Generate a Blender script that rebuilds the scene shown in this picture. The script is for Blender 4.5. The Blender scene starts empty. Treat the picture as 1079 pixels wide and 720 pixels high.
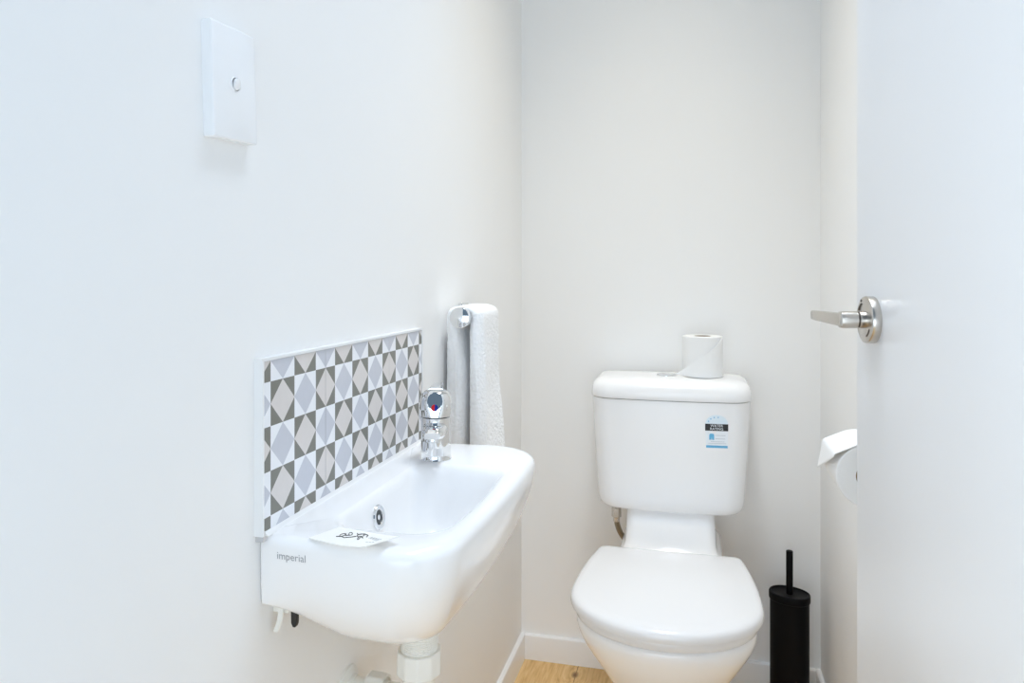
import bpy, bmesh, math, random
from mathutils import Vector, Matrix
from mathutils.bvhtree import BVHTree
from math import sin, cos, pi, sqrt, radians, atan2

random.seed(7)
SC = bpy.context.scene
COL = SC.collection

# ------------------------------------------------------------------ materials
def node_mat(name, color, rough=0.5, metal=0.0, bump=0.0, bscale=200.0, coat=0.0, var=0.0, vscale=8.0, spec=0.5, sss=0.0):
    m = bpy.data.materials.new(name); m.use_nodes = True
    nt = m.node_tree; b = nt.nodes['Principled BSDF']
    b.inputs['Roughness'].default_value = rough
    b.inputs['Metallic'].default_value = metal
    b.inputs['Coat Weight'].default_value = coat
    b.inputs['Coat Roughness'].default_value = 0.03
    b.inputs['Specular IOR Level'].default_value = spec
    tc = nt.nodes.new('ShaderNodeTexCoord')
    if sss:
        b.inputs['Subsurface Weight'].default_value = sss
        b.inputs['Subsurface Scale'].default_value = 0.01
    nz = nt.nodes.new('ShaderNodeTexNoise'); nz.inputs['Scale'].default_value = vscale
    nz.inputs['Detail'].default_value = 4
    nt.links.new(tc.outputs['Object'], nz.inputs['Vector'])
    mix = nt.nodes.new('ShaderNodeMix'); mix.data_type = 'RGBA'
    c = Vector(color)
    mix.inputs[6].default_value = (*(c * (1 - var)), 1)
    mix.inputs[7].default_value = (*[min(1, x * (1 + var)) for x in c], 1)
    nt.links.new(nz.outputs['Fac'], mix.inputs[0])
    nt.links.new(mix.outputs[2], b.inputs['Base Color'])
    if bump:
        n2 = nt.nodes.new('ShaderNodeTexNoise'); n2.inputs['Scale'].default_value = bscale
        n2.inputs['Detail'].default_value = 3
        nt.links.new(tc.outputs['Object'], n2.inputs['Vector'])
        bp = nt.nodes.new('ShaderNodeBump'); bp.inputs['Strength'].default_value = bump
        bp.inputs['Distance'].default_value = 0.001
        nt.links.new(n2.outputs['Fac'], bp.inputs['Height'])
        nt.links.new(bp.outputs['Normal'], b.inputs['Normal'])
    return m

def lin(r, g, b):
    f = lambda v: (v / 255 / 12.92) if v / 255 <= 0.04045 else ((v / 255 + 0.055) / 1.055) ** 2.4
    return (f(r), f(g), f(b))

M = {}
M['wall'] = node_mat('wall_paint', (0.90, 0.895, 0.885), 0.55, bump=0.06, bscale=260, var=0.004, spec=0.3)
M['ceiling'] = node_mat('ceiling_paint', (0.85, 0.85, 0.84), 0.7, bump=0.05, bscale=260, var=0.004)
M['trim'] = node_mat('skirting_gloss', (0.87, 0.87, 0.87), 0.3, var=0.004)
M['door'] = node_mat('door_gloss', (0.86, 0.865, 0.875), 0.32, bump=0.02, bscale=90, var=0.004)
M['ceramic'] = node_mat('white_ceramic', (0.90, 0.90, 0.905), 0.16, coat=0.12, var=0.004)
M['seat'] = node_mat('white_seat_plastic', (0.79, 0.79, 0.80), 0.16, var=0.004)
M['plastic'] = node_mat('white_cistern_plastic', (0.90, 0.90, 0.905), 0.2, var=0.004)
M['switch'] = node_mat('switch_plastic', (0.91, 0.92, 0.935), 0.25, var=0.004)
M['pvc'] = node_mat('white_pvc', (0.85, 0.84, 0.79), 0.3, var=0.01)
M['chrome'] = node_mat('chrome', (0.80, 0.81, 0.82), 0.04, metal=1.0, var=0.01)
M['nickel'] = node_mat('brushed_nickel', (0.60, 0.565, 0.52), 0.26, metal=1.0, bump=0.05, bscale=600, var=0.05, vscale=60)
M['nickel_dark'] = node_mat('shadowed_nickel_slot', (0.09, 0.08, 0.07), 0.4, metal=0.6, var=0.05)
M['alu'] = node_mat('edge_trim_enamel', (0.86, 0.865, 0.87), 0.28, metal=0.1, var=0.01)
M['black'] = node_mat('matt_black', (0.0025, 0.0025, 0.003), 0.5, var=0.1, spec=0.12)
M['rubber'] = node_mat('black_rubber', (0.02, 0.018, 0.015), 0.6, var=0.1)
M['darkhole'] = node_mat('dark_overflow', (0.03, 0.035, 0.035), 0.4, var=0.1)
M['paper'] = node_mat('toilet_tissue', (0.86, 0.86, 0.855), 0.9, bump=0.35, bscale=420, var=0.01, spec=0.1)
M['card'] = node_mat('white_card', (0.93, 0.92, 0.89), 0.7, var=0.01)
M['core'] = node_mat('cardboard_core', lin(150, 120, 80), 0.8, var=0.1)
M['towel'] = node_mat('terry_cotton', (0.92, 0.925, 0.93), 0.95, bump=1.0, bscale=330, var=0.03, vscale=200, spec=0.05)
M['ink'] = node_mat('black_ink', (0.02, 0.02, 0.02), 0.6, var=0.05)
M['greyink'] = node_mat('grey_ink', (0.33, 0.335, 0.36), 0.5, var=0.05)
M['paleink'] = node_mat('pale_ink', (0.55, 0.56, 0.57), 0.6, var=0.05)
M['t_white'] = node_mat('tile_white', lin(240, 241, 245), 0.25, var=0.004)
M['t_grey'] = node_mat('tile_cool_grey', lin(200, 202, 211), 0.25, var=0.03, vscale=120)
M['t_beige'] = node_mat('tile_warm_grey', lin(218, 212, 209), 0.25, var=0.03, vscale=120)
M['t_dark'] = node_mat('tile_dark_taupe', lin(122, 121, 113), 0.25, var=0.04, vscale=120)
M['grout'] = node_mat('grout', lin(196, 196, 198), 0.7, var=0.03)
M['lblue'] = node_mat('label_pale_blue', lin(222, 235, 244), 0.4, var=0.02)
M['lwhite'] = node_mat('label_white', lin(236, 241, 246), 0.4, var=0.01)
M['lcyan'] = node_mat('label_cyan', lin(100, 178, 218), 0.4, var=0.03)
M['lblack'] = node_mat('label_black', (0.01, 0.01, 0.012), 0.4, var=0.05)
M['lgrey'] = node_mat('label_grey', lin(165, 175, 185), 0.4, var=0.05)
M['red'] = node_mat('indicator_red', (0.55, 0.01, 0.015), 0.2, var=0.03)
M['blue'] = node_mat('indicator_blue', (0.01, 0.02, 0.25), 0.2, var=0.03)
M['braid'] = None

def braid_mat():
    m = node_mat('braided_steel', (0.30, 0.26, 0.19), 0.35, metal=0.9, var=0.1)
    nt = m.node_tree; b = nt.nodes['Principled BSDF']
    tc = nt.nodes.new('ShaderNodeTexCoord')
    w = nt.nodes.new('ShaderNodeTexWave'); w.inputs['Scale'].default_value = 160
    w.bands_direction = 'DIAGONAL'
    nt.links.new(tc.outputs['Object'], w.inputs['Vector'])
    bp = nt.nodes.new('ShaderNodeBump'); bp.inputs['Strength'].default_value = 0.6; bp.inputs['Distance'].default_value = 0.001
    nt.links.new(w.outputs['Fac'], bp.inputs['Height']); nt.links.new(bp.outputs['Normal'], b.inputs['Normal'])
    return m
M['braid'] = braid_mat()

def floor_mat():
    m = bpy.data.materials.new('oak_planks'); m.use_nodes = True
    nt = m.node_tree; N = nt.nodes; L = nt.links; b = N['Principled BSDF']
    b.inputs['Roughness'].default_value = 0.42
    tc = N.new('ShaderNodeTexCoord')
    sep = N.new('ShaderNodeSeparateXYZ'); L.new(tc.outputs['Object'], sep.inputs[0])
    # plank index across x (planks run along y)
    pw = 0.178
    a = N.new('ShaderNodeMath'); a.operation = 'MULTIPLY_ADD'; a.inputs[1].default_value = 1 / pw; a.inputs[2].default_value = 10.72
    L.new(sep.outputs['X'], a.inputs[0])
    fl = N.new('ShaderNodeMath'); fl.operation = 'FLOOR'; L.new(a.outputs[0], fl.inputs[0])
    fr = N.new('ShaderNodeMath'); fr.operation = 'FRACT'; L.new(a.outputs[0], fr.inputs[0])
    wn = N.new('ShaderNodeTexWhiteNoise'); wn.noise_dimensions = '1D'; L.new(fl.outputs[0], wn.inputs['W'])
    # knots distort the grain
    def knot(x, y):
        d = N.new('ShaderNodeVectorMath'); d.operation = 'DISTANCE'
        mp = N.new('ShaderNodeMapping'); mp.inputs['Scale'].default_value = (1, 0.55, 0)
        L.new(tc.outputs['Object'], mp.inputs['Vector']); L.new(mp.outputs[0], d.inputs[0])
        d.inputs[1].default_value = (x, y * 0.55, 0); return d
    d1 = knot(-0.307, 1.893); d2 = knot(-0.30, 1.70)
    mn = N.new('ShaderNodeMath'); mn.operation = 'MINIMUM'; L.new(d1.outputs['Value'], mn.inputs[0]); L.new(d2.outputs['Value'], mn.inputs[1])
    # grain
    mp = N.new('ShaderNodeMapping'); mp.inputs['Scale'].default_value = (1, 0.09, 1)
    L.new(tc.outputs['Object'], mp.inputs['Vector'])
    off = N.new('ShaderNodeCombineXYZ'); ml = N.new('ShaderNodeMath'); ml.operation = 'MULTIPLY'; ml.inputs[1].default_value = 7.3
    L.new(wn.outputs['Value'], ml.inputs[0]); L.new(ml.outputs[0], off.inputs['X'])
    push = N.new('ShaderNodeMapRange'); push.inputs[1].default_value = 0.0; push.inputs[2].default_value = 0.05; push.inputs[3].default_value = 0.05; push.inputs[4].default_value = 0.0
    L.new(mn.outputs[0], push.inputs[0]); L.new(push.outputs[0], off.inputs['Y'])
    ad = N.new('ShaderNodeVectorMath'); ad.operation = 'ADD'; L.new(mp.outputs[0], ad.inputs[0]); L.new(off.outputs[0], ad.inputs[1])
    g1 = N.new('ShaderNodeTexNoise'); g1.inputs['Scale'].default_value = 38; g1.inputs['Detail'].default_value = 6; g1.inputs['Distortion'].default_value = 0.6
    L.new(ad.outputs[0], g1.inputs['Vector'])
    g2 = N.new('ShaderNodeTexNoise'); g2.inputs['Scale'].default_value = 180; g2.inputs['Detail'].default_value = 4
    L.new(ad.outputs[0], g2.inputs['Vector'])
    mx = N.new('ShaderNodeMath'); mx.operation = 'MULTIPLY_ADD'; mx.inputs[1].default_value = 0.45
    sc = N.new('ShaderNodeMath'); sc.operation = 'MULTIPLY'; sc.inputs[1].default_value = 0.55; L.new(g1.outputs['Fac'], sc.inputs[0])
    L.new(g2.outputs['Fac'], mx.inputs[0]); L.new(sc.outputs[0], mx.inputs[2])
    rp = N.new('ShaderNodeValToRGB'); L.new(mx.outputs[0], rp.inputs[0])
    e = rp.color_ramp.elements
    e[0].position = 0.30; e[0].color = (*lin(176, 132, 74), 1)
    e[1].position = 0.66; e[1].color = (*lin(236, 205, 152), 1)
    x = e.new(0.47); x.color = (*lin(216, 176, 116), 1)
    # per plank tone
    hv = N.new('ShaderNodeHueSaturation'); L.new(rp.outputs['Color'], hv.inputs['Color'])
    mr = N.new('ShaderNodeMapRange'); mr.inputs[3].default_value = 0.92; mr.inputs[4].default_value = 1.06; L.new(wn.outputs['Value'], mr.inputs[0]); L.new(mr.outputs[0], hv.inputs['Value'])
    # knot colour
    kr = N.new('ShaderNodeMapRange'); kr.inputs[1].default_value = 0.003; kr.inputs[2].default_value = 0.011; kr.inputs[3].default_value = 0.9; kr.inputs[4].default_value = 0.0
    L.new(mn.outputs[0], kr.inputs[0])
    km = N.new('ShaderNodeMix'); km.data_type = 'RGBA'; L.new(kr.outputs[0], km.inputs[0]); L.new(hv.outputs[0], km.inputs[6]); km.inputs[7].default_value = (*lin(92, 54, 22), 1)
    # joint between planks
    jl = N.new('ShaderNodeMath'); jl.operation = 'LESS_THAN'; jl.inputs[1].default_value = 0.008; L.new(fr.outputs[0], jl.inputs[0])
    jm = N.new('ShaderNodeMix'); jm.data_type = 'RGBA'; L.new(jl.outputs[0], jm.inputs[0]); L.new(km.outputs[2], jm.inputs[6]); jm.inputs[7].default_value = (*lin(120, 80, 38), 1)
    L.new(jm.outputs[2], b.inputs['Base Color'])
    bp = N.new('ShaderNodeBump'); bp.inputs['Strength'].default_value = 0.15; bp.inputs['Distance'].default_value = 0.001
    L.new(g2.outputs['Fac'], bp.inputs['Height']); L.new(bp.outputs['Normal'], b.inputs['Normal'])
    return m
M['floor'] = floor_mat()

# ------------------------------------------------------------------ mesh helpers
class MB:
    """collects shapes (world or local coordinates) into one mesh"""
    def __init__(self):
        self.v = []; self.f = []; self.mi = []
    def add(self, verts, faces, mi=0):
        o = len(self.v); self.v += [Vector(p) for p in verts]
        self.f += [tuple(i + o for i in f) for f in faces]; self.mi += [mi] * len(faces); return self
    def box(self, x0, x1, y0, y1, z0, z1, mi=0):
        vs = [(x, y, z) for x in (x0, x1) for y in (y0, y1) for z in (z0, z1)]
        return self.add(vs, [(0, 1, 3, 2), (4, 6, 7, 5), (0, 4, 5, 1), (2, 3, 7, 6), (0, 2, 6, 4), (1, 5, 7, 3)], mi)
    def rings(self, rings, cap0=True, cap1=True, closed=True, mi=0):
        n = len(rings[0]); vs = [p for r in rings for p in r]; fs = []
        for k in range(len(rings) - 1):
            for i in range(n if closed else n - 1):
                j = (i + 1) % n
                fs.append((k * n + i, k * n + j, (k + 1) * n + j, (k + 1) * n + i))
        if cap0: fs.append(tuple(reversed(range(n))))
        if cap1: fs.append(tuple(range((len(rings) - 1) * n, len(rings) * n)))
        return self.add(vs, fs, mi)
    def lathe(self, prof, origin=(0, 0, 0), axis=(0, 0, 1), n=48, cap0=True, cap1=True, mi=0):
        """prof: list of (radius, height along axis)"""
        a = Vector(axis).normalized(); q = Vector((0, 0, 1)).rotation_difference(a).to_matrix()
        o = Vector(origin)
        rs = [[o + q @ Vector((r * cos(2 * pi * i / n), r * sin(2 * pi * i / n), h)) for i in range(n)] for r, h in prof]
        return self.rings(rs, cap0, cap1, mi=mi)
    def tube(self, pts, r, n=16, mi=0):
        pts = [Vector(p) for p in pts]; rs = []; up = None
        for i, p in enumerate(pts):
            t = (pts[min(i + 1, len(pts) - 1)] - pts[max(i - 1, 0)]).normalized()
            if up is None:
                up = t.cross(Vector((0, 0, 1)));
                if up.length < 1e-3: up = t.cross(Vector((1, 0, 0)))
            up = (up - t * up.dot(t)).normalized(); w = t.cross(up)
            rr = r(i / (len(pts) - 1)) if callable(r) else r
            rs.append([p + up * rr * cos(2 * pi * k / n) + w * rr * sin(2 * pi * k / n) for k in range(n)])
        return self.rings(rs, mi=mi)

def build(name, mb, mats, parent=None, origin=None, smooth=True, angle=40, bevel=0.0, bseg=3, local=False, sub=0):
    """link the collected shapes as ONE mesh object. world coordinates unless local."""
    if not isinstance(mats, (list, tuple)): mats = [mats]
    if parent is not None and not local: o = root_loc(parent)
    elif origin is not None: o = Vector(origin)
    else: o = Vector((0, 0, 0))
    me = bpy.data.meshes.new(name)
    me.from_pydata([tuple(p - o) for p in mb.v], [], mb.f)
    for m in mats: me.materials.append(m)
    for p, i in zip(me.polygons, mb.mi): p.material_index = i
    bm = bmesh.new(); bm.from_mesh(me); bmesh.ops.recalc_face_normals(bm, faces=bm.faces)
    if bevel:
        ed = [e for e in bm.edges if len(e.link_faces) == 2 and e.calc_face_angle(0) > radians(30)]
        bmesh.ops.bevel(bm, geom=ed, offset=bevel, segments=bseg, profile=0.5, affect='EDGES', clamp_overlap=True)
    bm.to_mesh(me); bm.free()
    if smooth:
        for p in me.polygons: p.use_smooth = True
        me.set_sharp_from_angle(angle=radians(angle))
    ob = bpy.data.objects.new(name, me); COL.objects.link(ob)
    if parent is not None: ob.parent = parent
    elif origin is not None: ob.location = origin
    if sub:
        s = ob.modifiers.new('Subdivision', 'SUBSURF'); s.levels = sub; s.render_levels = sub
    return ob

ROOT = {}
def root_loc(o):
    while o.parent is not None: o = o.parent
    return o.location.copy()

def tag(o, label=None, cat=None, group=None, kind=None):
    if label: o['label'] = label
    if cat: o['category'] = cat
    if group: o['group'] = group
    if kind: o['kind'] = kind
    return o

def thing(name, label, cat, loc, rot=(0, 0, 0), group=None):
    o = bpy.data.objects.new(name, None); COL.objects.link(o)
    o.empty_display_size = 0.05
    o.location = loc; o.rotation_euler = rot
    return tag(o, label, cat, group)

def struct(name, mb, mat, label, cat, parent=None, **k):
    o = build(name, mb, mat, parent, **k); o['kind'] = 'structure'
    return tag(o, label, cat)

def bvh_of(ob, off=Vector((0, 0, 0))):
    bm = bmesh.new(); bm.from_mesh(ob.data)
    bm.transform(Matrix.Translation(off))
    t = BVHTree.FromBMesh(bm); bm.free(); return t

def project(verts, bvh, d, lift):
    d = Vector(d).normalized(); out = []
    for p in verts:
        h = bvh.ray_cast(Vector(p) - d * 0.2, d)
        out.append(h[0] - d * lift if h[0] is not None else Vector(p))
    return out

def text_mesh(body, size, M4, sx=1.0):
    """lettering as (verts, faces) laid out in the frame M4 (x right, y up)"""
    cu = bpy.data.curves.new('lettering', 'FONT'); cu.body = body; cu.size = size
    cu.align_x = 'CENTER'; cu.align_y = 'CENTER'; cu.fill_mode = 'FRONT' if hasattr(cu, 'fill_mode') else cu.fill_mode
    cu.resolution_u = 3
    ob = bpy.data.objects.new('lettering', cu); COL.objects.link(ob)
    dg = bpy.context.evaluated_depsgraph_get()
    me = bpy.data.meshes.new_from_object(ob.evaluated_get(dg))
    vs = [M4 @ Vector((v.co.x * sx, v.co.y, 0)) for v in me.vertices]
    fs = [tuple(p.vertices) for p in me.polygons]
    bpy.data.objects.remove(ob); bpy.data.curves.remove(cu); bpy.data.meshes.remove(me)
    return vs, fs

def sstep(a, b, x):
    t = max(0.0, min(1.0, (x - a) / (b - a))); return t * t * (3 - 2 * t)

def rrect(x0, x1, y0, y1, r, z=0.0, na=10, ne=10, bow=(0, 0, 0, 0)):
    """rounded rectangle, corners from (x0,y0) counter-clockwise; r = 4 radii; bow bulges y0,x1,y1,x0 edges outward"""
    if not isinstance(r, (list, tuple)): r = [r] * 4
    cs = [(x0, y0, pi), (x1, y0, 1.5 * pi), (x1, y1, 0), (x0, y1, 0.5 * pi)]
    arcs = []
    for (cx, cy, a0), rr in zip(cs, r):
        ox = cx + rr if cx == x0 else cx - rr
        oy = cy + rr if cy == y0 else cy - rr
        arcs.append([(ox + rr * cos(a0 + pi / 2 * k / na), oy + rr * sin(a0 + pi / 2 * k / na)) for k in range(na + 1)])
    pts = []
    for i in range(4):
        pts += arcs[i]
        a = arcs[i][-1]; b = arcs[(i + 1) % 4][0]
        for k in range(1, ne):
            t = k / ne; pts.append((a[0] + (b[0] - a[0]) * t, a[1] + (b[1] - a[1]) * t))
    out = []
    mx, my = (x0 + x1) / 2, (y0 + y1) / 2; hx, hy = (x1 - x0) / 2, (y1 - y0) / 2
    for x, y in pts:
        u, v = (x - mx) / hx, (y - my) / hy
        yy = y + ((bow[2] * max(0, v) - bow[0] * max(0, -v)) * (1 - u * u))
        xx = x + ((bow[1] * max(0, u) - bow[3] * max(0, -u)) * (1 - v * v))
        out.append(Vector((xx, yy, z)))
    return out

# ------------------------------------------------------------------ setting
XL, XR, YB, ZC, YF = -0.465, 0.302, 1.95, 2.40, 0.12
struct('wall_left', MB().box(XL - 0.1, XL, YF, YB + 0.1, 0, ZC), M['wall'], 'smooth white painted left wall carrying the basin and light switch', 'wall', smooth=False)
struct('wall_back', MB().box(XL, XR, YB, YB + 0.1, 0, ZC), M['wall'], 'smooth white painted back wall behind the toilet', 'wall', smooth=False)
struct('wall_right', MB().box(XR, XR + 0.1, YF, YB + 0.1, 0, ZC), M['wall'], 'white painted right wall behind the open door', 'wall', smooth=False)
struct('floor', MB().box(XL - 0.1, XR + 0.1, -0.9, YB + 0.1, -0.05, 0), M['floor'], 'oak timber plank floor', 'floor', smooth=False)
struct('ceiling', MB().box(XL - 0.1, XR + 0.1, YF, YB + 0.1, ZC, ZC + 0.05), M['ceiling'], 'white plasterboard ceiling', 'ceiling', smooth=False)

def skirt(name, pts, n, label):
    """profile swept: pts two ends on the wall line, n inward normal"""
    prof = [(0, 0), (0.012, 0), (0.012, 0.058), (0.0105, 0.0645), (0.006, 0.067), (0, 0.067)]
    a, b = Vector(pts[0]), Vector(pts[1]); n = Vector(n)
    rs = [[p + n * d + Vector((0, 0, h)) for d, h in prof] for p in (a, b)]
    struct(name, MB().rings(rs), M['trim'], label, 'skirting board', angle=25)
skirt('baseboard_left', [(XL, YF, 0), (XL, YB, 0)], (1, 0, 0), 'white skirting board along the left wall')
skirt('baseboard_back', [(XL + 0.012, YB, 0), (XR - 0.012, YB, 0)], (0, -1, 0), 'white skirting board along the back wall')
skirt('baseboard_right', [(XR, 0.3, 0), (XR, YB, 0)], (-1, 0, 0), 'white skirting board along the right wall')

# ------------------------------------------------------------------ door (open against the right wall) with lever handle
DE = Vector((0.1898, 0.960, 0))                       # free edge
HD = Vector((0.12, -0.9928, 0)).normalized()          # free edge -> hinge
ND = Vector((-HD.y, HD.x, 0)) * -1                    # towards the room's left
if ND.x > 0: ND = -ND
ang = atan2(HD.y, HD.x)
door = bpy.data.objects.new('door_1', None); COL.objects.link(door)
door.location = (DE.x, DE.y, 0); door.rotation_euler = (0, 0, ang)
tag(door, 'open flush white door with satin nickel lever on the right', 'door', kind='structure')
# local frame: +x towards hinge, y: find which side is visible
side = 1 if (Matrix.Rotation(ang, 3, 'Z') @ Vector((0, 1, 0))).x < 0 else -1
mb = MB(); y0, y1 = sorted((0, -side * 0.035)); mb.box(0, 0.72, y0, y1, 0.012, 2.02)
build('door_leaf', mb, M['door'], door, local=True, bevel=0.0015, bseg=2)
mb = MB(); mb.box(-0.0012, 0.0006, -side * 0.0175 - 0.011, -side * 0.0175 + 0.011, 0.895, 1.105)
build('latch_plate', mb, M['nickel'], door, local=True)
mb = MB(); mb.box(-0.004, 0.0, -side * 0.0175 - 0.006, -side * 0.0175 + 0.006, 1.035, 1.052)
build('latch_bolt', mb, M['nickel'], door, local=True, bevel=0.002)
# handle
HZ = 0.999; HX = 0.0555; sd = side
handle = bpy.data.objects.new('door_handle', None); COL.objects.link(handle)
handle.parent = door; handle.location = (HX, 0, HZ)
mb = MB(); mb.lathe([(0.0, 0.0), (0.0265, 0.0), (0.0268, 0.0005), (0.0268, 0.0085), (0.0262, 0.0095), (0.0245, 0.0102), (0.0, 0.0102)], axis=(0, sd, 0), cap0=False, cap1=False)
build('rose', mb, M['nickel'], handle, local=True)
# curved slots and pin hole in the rose
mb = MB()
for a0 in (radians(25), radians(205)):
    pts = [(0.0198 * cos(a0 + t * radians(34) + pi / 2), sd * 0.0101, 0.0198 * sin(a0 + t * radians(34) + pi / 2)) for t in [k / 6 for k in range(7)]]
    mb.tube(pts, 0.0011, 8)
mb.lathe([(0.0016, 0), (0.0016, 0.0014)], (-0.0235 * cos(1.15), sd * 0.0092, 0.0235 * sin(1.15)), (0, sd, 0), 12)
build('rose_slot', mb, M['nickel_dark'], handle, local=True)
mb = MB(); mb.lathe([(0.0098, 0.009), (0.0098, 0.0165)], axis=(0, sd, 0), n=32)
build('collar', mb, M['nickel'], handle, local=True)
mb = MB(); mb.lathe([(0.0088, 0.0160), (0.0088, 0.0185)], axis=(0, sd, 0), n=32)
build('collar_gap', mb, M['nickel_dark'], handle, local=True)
# lever: round boss standing out from the rose, flat bar running on towards the free edge
mb = MB()
rs = []
for h, r, ex in [(0.018, 0.0093, 2), (0.0186, 0.0098, 2), (0.024, 0.0098, 2.3), (0.032, 0.0098, 2.6), (0.0365, 0.0092, 3), (0.0383, 0.0070, 3)]:
    ring = []
    for k in range(48):
        a = 2 * pi * k / 48; c_, s_ = cos(a), sin(a)
        q = (abs(c_) ** ex + abs(s_) ** ex) ** (-1 / ex)
        ring.append(Vector((r * q * c_, sd * h, r * q * s_)))
    rs.append(ring)
mb.rings(rs)
rs = []
for k, (x, yo, hy, hz) in enumerate([(0.006, 0.0318, 0.0062, 0.0075), (-0.004, 0.0328, 0.0062, 0.0078), (-0.016, 0.0340, 0.0058, 0.0074), (-0.05, 0.0360, 0.0050, 0.0068), (-0.085, 0.0374, 0.0046, 0.0062), (-0.0985, 0.0378, 0.0043, 0.0058), (-0.1005, 0.0378, 0.0030, 0.0046)]):
    ring = []
    for j in range(32):
        a = 2 * pi * j / 32; c_, s_ = cos(a), sin(a); ex = 5
        q = (abs(c_) ** ex + abs(s_) ** ex) ** (-1 / ex)
        ring.append(Vector((x, sd * (yo + hy * q * c_), hz * q * s_)))
    rs.append(ring)
mb.rings(rs)
build('lever', mb, M['nickel'], handle, local=True, angle=35)

# ------------------------------------------------------------------ light switch
sw = thing('light_switch', 'white single rocker light switch plate high on the left wall', 'light switch', (XL, 0.6485, 1.2437), (radians(2.4), 0, 0))
mb = MB()
rs = []
for d, ins, r in [(0, 0.0006, 0.0015), (0.0098, 0.0004, 0.0015), (0.0112, 0.0012, 0.002), (0.0118, 0.0026, 0.002)]:
    rs.append([Vector((d, p.x, p.y)) for p in rrect(-0.0367 + ins, 0.0367 - ins, -0.0572 + ins, 0.0572 - ins, r, 0, 5, 4)])
mb.rings(rs)
build('cover_plate', mb, M['switch'], sw, local=True, angle=30)
mb = MB()   # round surround + tilted dolly
mb.lathe([(0.0078, 0.0112), (0.0078, 0.0124), (0.0068, 0.0127), (0.0066, 0.0118)], axis=(1, 0, 0), n=40, cap1=True)
build('switch_surround', mb, M['switch'], sw, local=True)
mb = MB(); rs = []
for d, sc in [(0.0, 1.0), (0.0018, 1.0), (0.0028, 0.93), (0.0032, 0.78)]:
    rs.append([Vector((0.0117 + d + 0.16 * (0.0062 * sc * sin(a)) , 0.0048 * sc * cos(a), 0.0062 * sc * sin(a))) for a in [2 * pi * k / 32 for k in range(32)]])
mb.rings(rs)
build('rocker', mb, M['plastic'], sw, local=True)

# ------------------------------------------------------------------ tiled splashback
TY0, TY1, TZ0, TZ1 = 0.700, 1.1735, 0.7594, 0.957
CW = 0.0494; CY0 = 0.7148; XT = -0.4555
spl = thing('tile_splashback', 'geometric patterned tile splashback in grey, taupe and white above the basin', 'splashback', (XL, (TY0 + TY1) / 2, TZ0))
def clip(poly, lo, hi):
    for s, lim in ((1, lo), (-1, hi)):
        out = []
        for i in range(len(poly)):
            a, b = poly[i], poly[(i + 1) % len(poly)]
            da, db = s * (a[0] - lim), s * (b[0] - lim)
            if da >= 0: out.append(a)
            if da * db < 0:
                t = da / (da - db); out.append((a[0] + (b[0] - a[0]) * t, a[1] + (b[1] - a[1]) * t))
        poly = out
        if len(poly) < 3: return None
    return poly
gap = 0.0004
for lo, hi in ((TY0 + 0.0002, CY0 + 2.5 * CW - gap), (CY0 + 2.5 * CW + gap, CY0 + 6.5 * CW - gap), (CY0 + 6.5 * CW + gap, TY1 - 0.0015)):
    mb = MB(); mb.box(XL, XT - 0.0002, lo, hi, TZ0, TZ1 - 0.0015, 0)
    for c in range(-1, 11):
        for r in range(0, 5):
            ya, yb = CY0 + c * CW, CY0 + (c + 1) * CW
            zt = TZ1 + CW / 2 - r * CW; zb = zt - CW
            ym, zm = (ya + yb) / 2, (zt + zb) / 2
            kindA = (c + 1 + r) % 2 == 0
            dia, cor = (3, 4) if kindA else (2, 1)
            for sy in (-1, 1):
                for sz in (-1, 1):
                    zc_ = zm + sz * CW / 2
                    if zc_ > TZ1 + 1e-6 or zc_ < TZ0 - 1e-6: continue
                    yc_ = ym + sy * CW / 2
                    tri_in = [(ym, zm), (yc_, zm), (ym, zc_)]
                    tri_out = [(yc_, zc_), (yc_, zm), (ym, zc_)]
                    for tri, mi in ((tri_in, dia), (tri_out, cor)):
                        p = clip(tri, lo, hi)
                        if p: mb.add([(XT, y, min(z, TZ1 - 0.0016)) for y, z in p], [tuple(range(len(p)))], mi)
    build('tile', mb, [M['grout'], M['t_white'], M['t_grey'], M['t_beige'], M['t_dark']], spl, smooth=False)
# recalc can flip open faces; harmless for double sided shading
mb = MB()   # mitred L shaped trim down the near edge, along the top and down the far edge
prof = [(0.0, 0.0), (XT - XL + 0.0012, 0.0), (XT - XL + 0.0012, 1.0), (0.0, 1.0)]
def trim_ring(y, z, dy, dz):
    return [Vector((XL + d, y + dy * k, z + dz * k)) for d, k in prof]
t_ = 0.0032
zb_ = TZ0 + 0.0065
mb.rings([trim_ring(TY0 - 0.0024, zb_, t_, 0), trim_ring(TY0 - 0.0024, TZ1 + 0.0022, t_, -t_), trim_ring(TY1 + 0.0012, TZ1 + 0.0022, -t_ * 0.7, -t_), trim_ring(TY1 + 0.0012, zb_, -t_ * 0.7, 0)])
tag(build('edge_trim', mb, M['alu'], spl, smooth=False), 'pale metal edge trim')
ZB = 0.7652
mb = MB().rings([[Vector((XT - 0.0002, y, ZB)), Vector((XT + 0.0046, y, ZB)), Vector((XT + 0.0024, y, ZB + 0.0012)), Vector((XT + 0.0008, y, ZB + 0.0034)), Vector((XT + 0.0003, y, ZB + 0.0048)), Vector((XT - 0.0002, y, ZB + 0.0048))] for y in (TY0 + 0.004, TY1)])
tag(build('silicone_bead', mb, M['trim'], spl, angle=60), 'white sealant line')

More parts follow.
